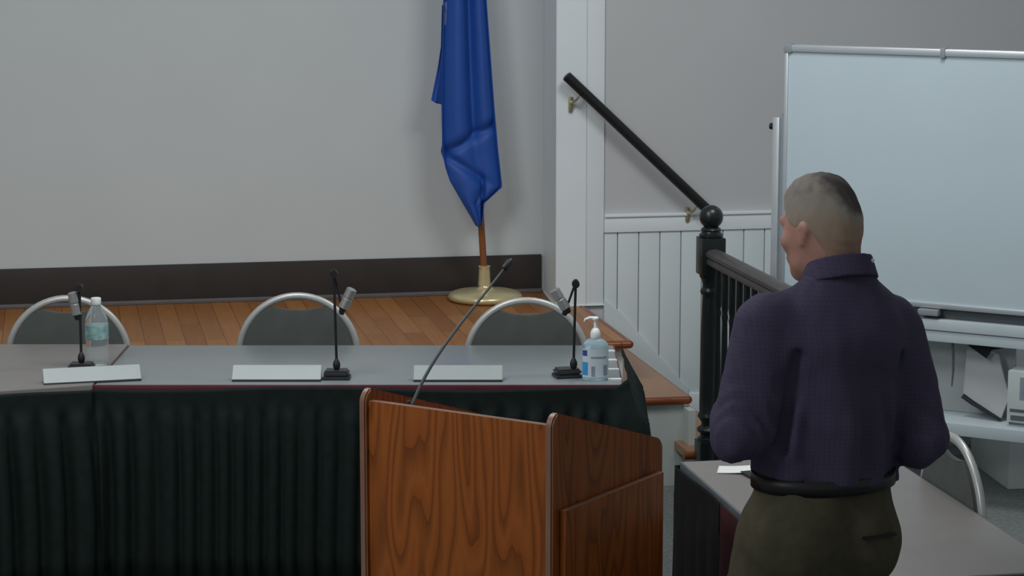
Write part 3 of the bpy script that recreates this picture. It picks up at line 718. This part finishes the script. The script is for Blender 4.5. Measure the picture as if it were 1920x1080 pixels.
MB().span((0.05, -0.0015, 0.11), (0.075, 0.001, 0.20)).build('printed_bar', M['label_grey'], pc)
# low cabinet against the wall and the big carton on the floor
cab = thing('low_cabinet', 'low pale grey cabinet against the wainscot behind the whiteboard', 'cabinet', (3.15, 9.55, 0))
MB().span((0, 0.0, 0.0), (1.75, 0.45, 0.62), bev=0.004).build('carcass', M['cabinet'], cab)
for k in range(3):
    MB().span((0.02 + 0.575 * k, -0.016, 0.05), (0.58 + 0.575 * k, 0.0, 0.60), bev=0.003).build('door', M['cabinet'], cab)
M['carton_white'] = mat('white_carton', (0.78, 0.82, 0.81, 1), 0.7, var=0.04, scale=6)
ct = thing('floor_carton', 'large pale carton on the carpet under the right side of the whiteboard', 'box', (3.832, 8.925, 0), R(-4))
MB().span((0, 0, 0), (0.62, 0.50, 0.235), bev=0.004).build('carton_body', M['carton_white'], ct)
MB().span((-0.002, -0.002, 0.236), (0.622, 0.248, 0.242), bev=0.001).build('flap', M['carton_white'], ct)
MB().span((-0.002, 0.252, 0.236), (0.622, 0.502, 0.242), bev=0.001).build('flap', M['carton_white'], ct)

# ---------------------------------------------------------------- the standing man: smooth-blended distance fields meshed by surface nets
class Field:
    def __init__(s, lo, hi, h):
        s.h = h; s.lo = np.array(lo, float)
        n = np.ceil((np.array(hi) - s.lo) / h).astype(int) + 1
        s.ax = [s.lo[i] + h * np.arange(n[i]) for i in range(3)]
        s.d = np.full(n, 1.0, np.float32)
    def sl(s, lo, hi):
        r = []
        for i in range(3):
            a = max(0, int((lo[i] - s.lo[i]) / s.h)); b = min(len(s.ax[i]), int((hi[i] - s.lo[i]) / s.h) + 2)
            r.append(slice(a, max(a, b)))
        return tuple(r)
    def pts(s, sl): return np.meshgrid(s.ax[0][sl[0]], s.ax[1][sl[1]], s.ax[2][sl[2]], indexing='ij')
    def apply(s, sl, v, k, op='add'):
        a = s.d[sl]
        if op == 'add':
            hh = np.clip(0.5 + 0.5 * (a - v) / k, 0, 1); s.d[sl] = a * (1 - hh) + v * hh - k * hh * (1 - hh)
        else:
            b = -v; hh = np.clip(0.5 - 0.5 * (a - b) / k, 0, 1); s.d[sl] = a * (1 - hh) + b * hh + k * hh * (1 - hh)
    def cap(s, a, b, ra, rb=None, k=0.02, sc=(1, 1, 1), Mx=None, op='add'):
        rb = ra if rb is None else rb
        a = np.array(a, float); b = np.array(b, float); sc = np.array(sc, float)
        if Mx is not None:
            Rm, t = Mx; wa, wb = Rm @ a + t, Rm @ b + t
        else: wa, wb = a, b
        m = max(ra, rb) * max(sc.max(), 1) + 2 * k + 0.02
        sl = s.sl(np.minimum(wa, wb) - m, np.maximum(wa, wb) + m)
        X, Y, Z = s.pts(sl)
        if X.size == 0: return s
        if Mx is not None:
            P = np.stack([X - t[0], Y - t[1], Z - t[2]], -1) @ Rm
            X, Y, Z = P[..., 0], P[..., 1], P[..., 2]
        ba = (b - a) / sc; L2 = (ba @ ba) + 1e-9
        px, py, pz = (X - a[0]) / sc[0], (Y - a[1]) / sc[1], (Z - a[2]) / sc[2]
        h = np.clip((px * ba[0] + py * ba[1] + pz * ba[2]) / L2, 0, 1)
        v = (np.sqrt((px - h * ba[0]) ** 2 + (py - h * ba[1]) ** 2 + (pz - h * ba[2]) ** 2) - (ra + (rb - ra) * h)) * min(sc.min(), 1)
        s.apply(sl, v.astype(np.float32), k, op); return s
    def ell(s, c, r, k=0.02, Mx=None, op='add'):
        r = np.array(r, float); m0 = r.min()
        return s.cap(c, c, m0, m0, k, r / m0, Mx, op)
    def clip(s, fn):        # keep where fn <= 0
        X, Y, Z = np.meshgrid(*s.ax, indexing='ij'); s.d = np.maximum(s.d, fn(X, Y, Z).astype(np.float32)); return s
    def warp(s, fn):
        X, Y, Z = np.meshgrid(*s.ax, indexing='ij'); s.d = s.d + fn(X, Y, Z).astype(np.float32); return s
    def mesh(s, name, m, parent, smooth_it=2):
        d = s.d; ins = d < 0
        nx, ny, nz = d.shape
        cnt = np.zeros((nx - 1, ny - 1, nz - 1), np.int8)
        offs = [(i, j, k) for i in (0, 1) for j in (0, 1) for k in (0, 1)]
        for i, j, k in offs: cnt += ins[i:nx - 1 + i, j:ny - 1 + j, k:nz - 1 + k]
        act = (cnt > 0) & (cnt < 8)
        I, J, K = np.nonzero(act); n = len(I)
        idx = np.full(act.shape, -1, np.int64); idx[I, J, K] = np.arange(n)
        pos = np.zeros((n, 3)); c = np.zeros(n)
        for a in offs:
            for ax in range(3):
                if a[ax] == 0:
                    b = list(a); b[ax] = 1
                    va = d[I + a[0], J + a[1], K + a[2]]; vb = d[I + b[0], J + b[1], K + b[2]]
                    cr = (va < 0) != (vb < 0)
                    t = np.where(cr, va / np.where(va == vb, 1, va - vb), 0)
                    p = np.tile(np.array(a, float), (n, 1)); p[:, ax] = t
                    pos += p * cr[:, None]; c += cr
        pos = pos / c[:, None] + np.stack([I, J, K], 1)
        pos = pos * s.h + s.lo
        faces = []
        for ax in range(3):
            o = [q for q in range(3) if q != ax]
            sl0 = [slice(None)] * 3; sl1 = [slice(None)] * 3; sl0[ax] = slice(0, -1); sl1[ax] = slice(1, None)
            a, b = ins[tuple(sl0)], ins[tuple(sl1)]
            E = np.stack(np.nonzero(a != b), 1)
            ok = (E[:, o[0]] > 0) & (E[:, o[1]] > 0) & (E[:, o[0]] < d.shape[o[0]] - 1) & (E[:, o[1]] < d.shape[o[1]] - 1)
            E = E[ok]
            q = []
            for du, dv in ((-1, -1), (0, -1), (0, 0), (-1, 0)):
                c_ = E.copy(); c_[:, o[0]] += du; c_[:, o[1]] += dv; q.append(idx[c_[:, 0], c_[:, 1], c_[:, 2]])
            q = np.stack(q, 1)
            fl_ = a[E[:, 0], E[:, 1], E[:, 2]]
            if ax == 1: fl_ = ~fl_
            q[~fl_] = q[~fl_][:, ::-1]
            faces.append(q)
        faces = np.concatenate(faces)
        me = bpy.data.meshes.new(name)
        me.vertices.add(n); me.vertices.foreach_set('co', pos.astype(np.float32).ravel())
        F = len(faces); me.loops.add(F * 4); me.polygons.add(F)
        me.loops.foreach_set('vertex_index', faces.astype(np.int32).ravel())
        me.polygons.foreach_set('loop_start', np.arange(0, F * 4, 4, dtype=np.int32))
        me.polygons.foreach_set('use_smooth', np.ones(F, bool))
        me.update(calc_edges=True); me.validate()
        me.materials.append(m)
        ob = bpy.data.objects.new(name, me); COL.objects.link(ob); ob.parent = parent
        if smooth_it:
            md = ob.modifiers.new('relax', 'SMOOTH'); md.factor = 0.5; md.iterations = smooth_it
        return ob

man = thing('person', 'grey haired man in dark purple check shirt and khaki trousers, seen from behind', 'person', (1.703, 5.075, 0), R(14))
# joints in the man's own frame: x right, y forward, z up
NECK = (0.046, -0.012, 1.49); CH = (0.035, -0.01, 1.33)
SHL, SHR = (-0.140, 0.00, 1.430), (0.190, -0.01, 1.400)
ELL_, ELR = (-0.205, -0.015, 1.195), (0.236, -0.080, 1.155)
WRL, WRR = (-0.085, 0.225, 1.165), (0.150, 0.190, 1.150)
HPL, HPR = (-0.090, 0.0, 0.93), (0.082, -0.01, 0.92)
KNL, KNR = (-0.150, 0.09, 0.50), (0.060, 0.06, 0.49)
ANL, ANR = (-0.150, 0.0, 0.10), (0.065, -0.02, 0.10)
HC = np.array((0.034, 0.045, 1.640))
Hm = np.array((Matrix.Rotation(R(16), 3, 'Z') @ Matrix.Rotation(R(-9), 3, 'X')))
HX = (Hm, HC)
def hand(F, w, dirv, up, mirror):
    w = np.array(w); y = np.array(dirv, float); y /= np.linalg.norm(y)
    z = np.array(up, float); z -= y * (z @ y); z /= np.linalg.norm(z); x = np.cross(y, z) * mirror
    P = lambda a, b, c: tuple(w + x * a + y * b + z * c)
    F.cap(P(-0.022, 0.03, 0), P(-0.026, 0.085, 0.004), 0.014, 0.014, 0.015); F.cap(P(0.0, 0.02, 0), P(0.0, 0.088, 0.006), 0.016, 0.015, 0.015); F.cap(P(0.022, 0.03, 0), P(0.026, 0.082, 0.003), 0.015, 0.014, 0.015)
    for fx, l, r in ((-0.030, 0.060, 0.0075), (-0.010, 0.076, 0.0085), (0.011, 0.080, 0.0088), (0.031, 0.072, 0.0085)):
        a = P(fx, 0.088, 0.004); b = P(fx * 1.08, 0.088 + l * 0.42, -0.010); c = P(fx * 1.05, 0.088 + l * 0.62, -0.034); e = P(fx, 0.088 + l * 0.52, -0.054)
        F.cap(a, b, r * 1.1, r, 0.004); F.cap(b, c, r, r * 0.95, 0.004); F.cap(c, e, r * 0.95, r * 0.8, 0.004)
    F.cap(P(0.026, 0.022, -0.004), P(0.050, 0.055, -0.018), 0.013, 0.011, 0.010); F.cap(P(0.050, 0.055, -0.018), P(0.046, 0.090, -0.036), 0.0105, 0.0085, 0.004)
def build_body():
    F = Field((-0.36, -0.24, -0.005), (0.42, 0.42, 1.80), 0.0062)
    # head
    F.ell((0, -0.006, 0.016), (0.074, 0.096, 0.100), 0.02, HX)
    F.ell((0, 0.030, -0.040), (0.060, 0.068, 0.078), 0.03, HX)
    F.cap((-0.035, 0.030, -0.075), (0, 0.075, -0.094), 0.024, 0.020, 0.025, Mx=HX); F.cap((0.035, 0.030, -0.075), (0, 0.075, -0.094), 0.024, 0.020, 0.025, Mx=HX)
    F.cap((0, 0.092, 0.012), (0, 0.114, -0.030), 0.008, 0.013, 0.014, Mx=HX)
    F.cap((-0.032, 0.086, 0.026), (0.032, 0.086, 0.026), 0.012, 0.012, 0.014, Mx=HX)
    F.cap((-0.045, 0.068, -0.022), (-0.030, 0.078, -0.030), 0.018, 0.015, 0.015, Mx=HX); F.cap((0.045, 0.068, -0.022), (0.030, 0.078, -0.030), 0.018, 0.015, 0.015, Mx=HX)
    for s in (-1, 1):
        F.ell((s * 0.031, 0.088, 0.008), (0.013, 0.010, 0.008), 0.006, HX, op='sub'); F.ell((s * 0.031, 0.078, 0.008), (0.012, 0.012, 0.010), 0.003, HX)
    F.cap((-0.020, 0.097, -0.060), (0.020, 0.097, -0.060), 0.006, 0.006, 0.008, Mx=HX); F.cap((-0.017, 0.096, -0.070), (0.017, 0.096, -0.070), 0.007, 0.007, 0.006, Mx=HX)
    F.ell((0, 0.108, -0.065), (0.022, 0.012, 0.0022), 0.003, HX, op='sub')
    for s in (-1, 1):
        F.cap((s * 0.077, -0.012, 0.004), (s * 0.073, 0.000, -0.026), 0.0165, 0.010, 0.006, sc=(0.5, 1, 1), Mx=HX)
        F.ell((s * 0.087, -0.006, -0.006), (0.007, 0.009, 0.014), 0.004, HX, op='sub')
    # neck, trunk
    F.cap(tuple(Hm @ np.array((0, -0.028, -0.055)) + HC), NECK, 0.055, 0.060, 0.03)
    F.cap((0.042, -0.012, 1.44), CH, 0.075, 0.12, 0.03, sc=(1.15, 0.85, 1)); F.cap((CH[0] - 0.07, 0, 1.34), (CH[0] + 0.07, 0, 1.34), 0.09, 0.09, 0.03, sc=(1, 0.9, 1.1))
    F.cap(CH, (0.02, 0, 1.05), 0.125, 0.125, 0.05, sc=(1.15, 0.82, 1)); F.cap((0.02, 0, 1.05), (0.013, 0, 0.95), 0.13, 0.135, 0.05, sc=(1.15, 0.85, 1))
    for S, E, W, s in ((SHL, ELL_, WRL, -1), (SHR, ELR, WRR, 1)):
        F.cap(S, E, 0.054, 0.041, 0.03); F.cap(E, W, 0.041, 0.027, 0.012)
        dv = np.array(W) - np.array(E); dv /= np.linalg.norm(dv)
        hand(F, np.array(W), dv * 0.8 + np.array((-s * 0.55, 0.15, 0.0)), (0.0, 0.25, 1), -1 if s > 0 else 1)
        F.cap(W, np.array(W) + dv * 0.04, 0.025, 0.022, 0.012)
    for H_, K_, A_ in ((HPL, KNL, ANL), (HPR, KNR, ANR)):
        F.cap(H_, K_, 0.090, 0.056, 0.04); F.cap(K_, A_, 0.054, 0.038, 0.02)
        F.cap((K_[0], K_[1] - 0.03, 0.38), (A_[0], A_[1] - 0.012, 0.2), 0.046, 0.036, 0.03)
        F.cap(A_, (A_[0], A_[1] + 0.12, 0.035), 0.035, 0.026, 0.02); F.cap((A_[0], A_[1] - 0.03, 0.035), (A_[0], A_[1] + 0.15, 0.03), 0.030, 0.028, 0.02)
    return F.mesh('body', M['skin'], man)
build_body()

def fold_noise(X, Y, Z, sc, amp, seed):
    rs = np.random.RandomState(seed); v = 0
    for k in range(7):
        w = rs.normal(size=3) * sc; w[2] *= 0.55; p = rs.rand() * 6.28
        v = v + np.sin(X * w[0] + Y * w[1] + Z * w[2] + p + 0.8 * np.sin(Z * w[1] * 0.5 + X * w[2] * 0.4))
    return v / 7 * amp * 2

def build_shirt():
    F = Field((-0.40, -0.28, 0.98), (0.44, 0.36, 1.66), 0.0062)
    F.cap((0.048, -0.012, 1.56), (0.044, -0.012, 1.50), 0.068, 0.074, 0.02)
    F.cap((0.044, -0.014, 1.50), (0.04, -0.01, 1.42), 0.072, 0.105, 0.03, sc=(1.1, 0.9, 1))
    F.cap((-0.100, -0.005, 1.385), (0.145, -0.015, 1.365), 0.083, 0.083, 0.04, sc=(1, 1.05, 1))
    F.cap((0.028, -0.016, 1.497), (-0.118, 0, 1.424), 0.052, 0.064, 0.03); F.cap((0.068, -0.016, 1.500), (0.176, -0.01, 1.418), 0.052, 0.064, 0.03)
    F.cap((0.033, -0.015, 1.37), (0.022, -0.005, 1.20), 0.146, 0.142, 0.05, sc=(1.12, 0.86, 1))
    F.cap((0.022, -0.005, 1.20), (0.022, 0.0, 1.06), 0.140, 0.150, 0.05, sc=(1.17, 0.93, 1))
    # sleeves, full at the elbow
    F.cap(SHL, ELL_, 0.078, 0.066, 0.020); F.cap(SHR, ELR, 0.076, 0.064, 0.020)
    F.cap(ELL_, (-0.105, 0.16, 1.170), 0.065, 0.050, 0.022); F.cap(ELR, (0.19, 0.125, 1.150), 0.066, 0.050, 0.022)
    F.cap((-0.10, 0.165, 1.169), (-0.09, 0.195, 1.167), 0.043, 0.040, 0.006); F.cap((0.185, 0.13, 1.150), (0.168, 0.16, 1.150), 0.043, 0.040, 0.006)
    # drape: long shallow folds, finer creases towards the elbows
    def drape(X, Y, Z):
        fan = 0.0085 * np.sin(X * 46 + 5.5 * (1.35 - Z) * np.sign(X - 0.03) + 1.2 * np.sin(Z * 9)) * np.clip((1.42 - Z) / 0.2, 0, 1) * (Y < 0.05)
        el = np.exp(-((X + 0.20) ** 2 + (Z - 1.20) ** 2) / 0.012) + np.exp(-((X - 0.25) ** 2 + (Z - 1.17) ** 2) / 0.012)
        return fan + fold_noise(X, Y, Z, 20, 0.0040, 3) + fold_noise(X, Y, Z, 60, 0.0016, 8) + el * 0.0035 * np.sin(Z * 75 + X * 95 + 50 * Y + 3 * np.sin(X * 40 + Y * 60))
    F.warp(drape)
    F.cap((-0.108, -0.088, 1.375), (-0.136, -0.070, 1.160), 0.012, 0.016, 0.016, op='sub'); F.cap((0.150, -0.104, 1.36), (0.166, -0.134, 1.21), 0.010, 0.008, 0.018, op='sub')
    F.cap((-0.085, -0.118, 1.33), (-0.100, -0.118, 1.13), 0.006, 0.012, 0.02, op='sub'); F.cap((0.085, -0.140, 1.33), (0.130, -0.118, 1.12), 0.006, 0.012, 0.022, op='sub')
    F.cap((0.03, -0.150, 1.32), (0.055, -0.142, 1.10), 0.005, 0.009, 0.03, op='sub')
    # tucked hem that blouses over the belt, a little lower on the right; open neck
    F.clip(lambda X, Y, Z: (1.068 - 0.11 * (X - 0.02)) - Z)
    F.clip(lambda X, Y, Z: Z - (1.560 - 0.30 * (Y + 0.06)))
    return F.mesh('shirt', M['shirt'], man)
shirt = build_shirt()
def build_collar():
    F = Field((-0.10, -0.16, 1.44), (0.20, 0.14, 1.66), 0.004)
    X, Y, Z = np.meshgrid(*F.ax, indexing='ij')
    zc = 1.564 - 0.34 * (Y + 0.06) - 0.04 * (X - 0.05)
    r = np.sqrt((X - 0.048) ** 2 + ((Y + 0.006) / 1.06) ** 2)
    rr = 0.075 - 0.30 * (Z - zc)
    F.d = (np.maximum(np.abs(r - rr) - 0.0065, np.abs(Z - zc) - 0.027)).astype(np.float32)
    return F.mesh('collar', M['shirt'], shirt, 2)
build_collar()
MB().box((0.094, -0.073, 1.575), (0.016, 0.004, 0.011), rot=(0.2, 0, 0.6), bev=0.001).build('collar_tag', M['paper'], shirt)

def build_hair():
    F = Field((-0.10, -0.10, 1.50), (0.20, 0.20, 1.82), 0.0042)
    F.ell((0, -0.006, 0.016), (0.0765, 0.0995, 0.1045), 0.001, HX)
    F.ell((0.0, 0.012, 0.082), (0.052, 0.068, 0.040), 0.03, HX)
    F.cap((0, -0.028, -0.03), (0, -0.030, -0.11), 0.0585, 0.0590, 0.02, Mx=HX)
    X, Y, Z = np.meshgrid(*F.ax, indexing='ij')
    P = np.stack([X - HC[0], Y - HC[1], Z - HC[2]], -1) @ Hm
    x, y, z = P[..., 0], P[..., 1], P[..., 2]
    line = np.where(y > 0.012, 0.012 + 0.80 * (y - 0.012) - 0.18 * np.abs(x), np.where(y > -0.022, 0.012, 0.012 + 2.4 * (y + 0.022)))
    line = np.maximum(line, -0.105)
    F.d = np.maximum(F.d, (line - z).astype(np.float32) * 0.7)
    F.warp(lambda X, Y, Z: fold_noise(X, Y, Z, 160, 0.0012, 4))
    o = F.mesh('hair', M['hair'], man, 2)
    n = len(o.data.vertices); co = np.empty(n * 3, np.float32); o.data.vertices.foreach_get('co', co); co = co.reshape(-1, 3)
    q = (co - HC) @ Hm
    top = np.clip((q[:, 2] - 0.000) / 0.085, 0, 1)
    back = np.clip((-q[:, 1] + 0.02) / 0.06, 0, 1) * np.clip((q[:, 2] + 0.005) / 0.05, 0, 1)
    right = np.clip((q[:, 0] + 0.045) / 0.06, 0, 1)
    tone = np.clip(0.34 * (q[:, 2] + 0.075) / 0.075, 0, 0.30) + 0.22 * top + 0.50 * back * right * np.clip((q[:, 2] + 0.01) / 0.045, 0, 1)  # last term darkens the back right, partly shade put into the hair colour
    at = o.data.attributes.new('tone', 'FLOAT', 'POINT'); at.data.foreach_set('value', np.clip(tone, 0, 1).astype(np.float32))
build_hair()

def build_trousers():
    F = Field((-0.34, -0.26, 0.03), (0.40, 0.30, 1.09), 0.0062)
    F.cap((0.022, 0, 1.10), (0.010, 0, 0.96), 0.140, 0.140, 0.04, sc=(1.2, 0.90, 1))
    F.ell((-0.080, -0.055, 0.925), (0.100, 0.095, 0.115), 0.05); F.ell((0.085, -0.060, 0.915), (0.100, 0.095, 0.115), 0.05)
    for H_, K_, A_ in ((HPL, KNL, ANL), (HPR, KNR, ANR)):
        F.cap(H_, K_, 0.106, 0.082, 0.035); F.cap(K_, (A_[0], A_[1] - 0.005, 0.05), 0.080, 0.070, 0.03)
    F.cap((-0.135, 0.05, 0.72), (-0.155, 0.10, 0.80), 0.012, 0.012, 0.05)
    F.warp(lambda X, Y, Z: fold_noise(X, Y, Z, 26, 0.0045, 11) + fold_noise(X, Y, Z, 60, 0.0016, 5))
    F.clip(lambda X, Y, Z: Z - 1.105); F.clip(lambda X, Y, Z: 0.045 - Z)
    t = F.mesh('trousers', M['trousers'], man)
    MB().prism([(0.035, -0.160, 0.955), (0.125, -0.154, 0.955), (0.125, -0.154, 0.949), (0.035, -0.160, 0.949)], (0, 0.012, 0)).build('back_pocket', M['belt'], t)
    return t
build_trousers()
bl = MB().grid([[(0.022 + 0.174 * math.cos(a), 0.134 * math.sin(a), z) for a in [2 * PI * k / 64 for k in range(65)]] for z in (1.050, 1.085)]).build('belt', M['belt'], man)
md = bl.modifiers.new('thick', 'SOLIDIFY'); md.thickness = 0.004; md.offset = 1
for A_ in (ANL, ANR):
    F = Field((A_[0] - 0.08, A_[1] - 0.12, 0.0), (A_[0] + 0.08, A_[1] + 0.26, 0.16), 0.005)
    F.cap((A_[0], A_[1] - 0.035, 0.045), (A_[0], A_[1] + 0.16, 0.038), 0.045, 0.044, 0.02); F.cap((A_[0], A_[1], 0.05), (A_[0], A_[1] - 0.005, 0.11), 0.05, 0.048, 0.03)
    F.clip(lambda X, Y, Z: 0.003 - Z); F.clip(lambda X, Y, Z: Z - 0.125)
    F.mesh('shoe', M['shoe_leather'], man)
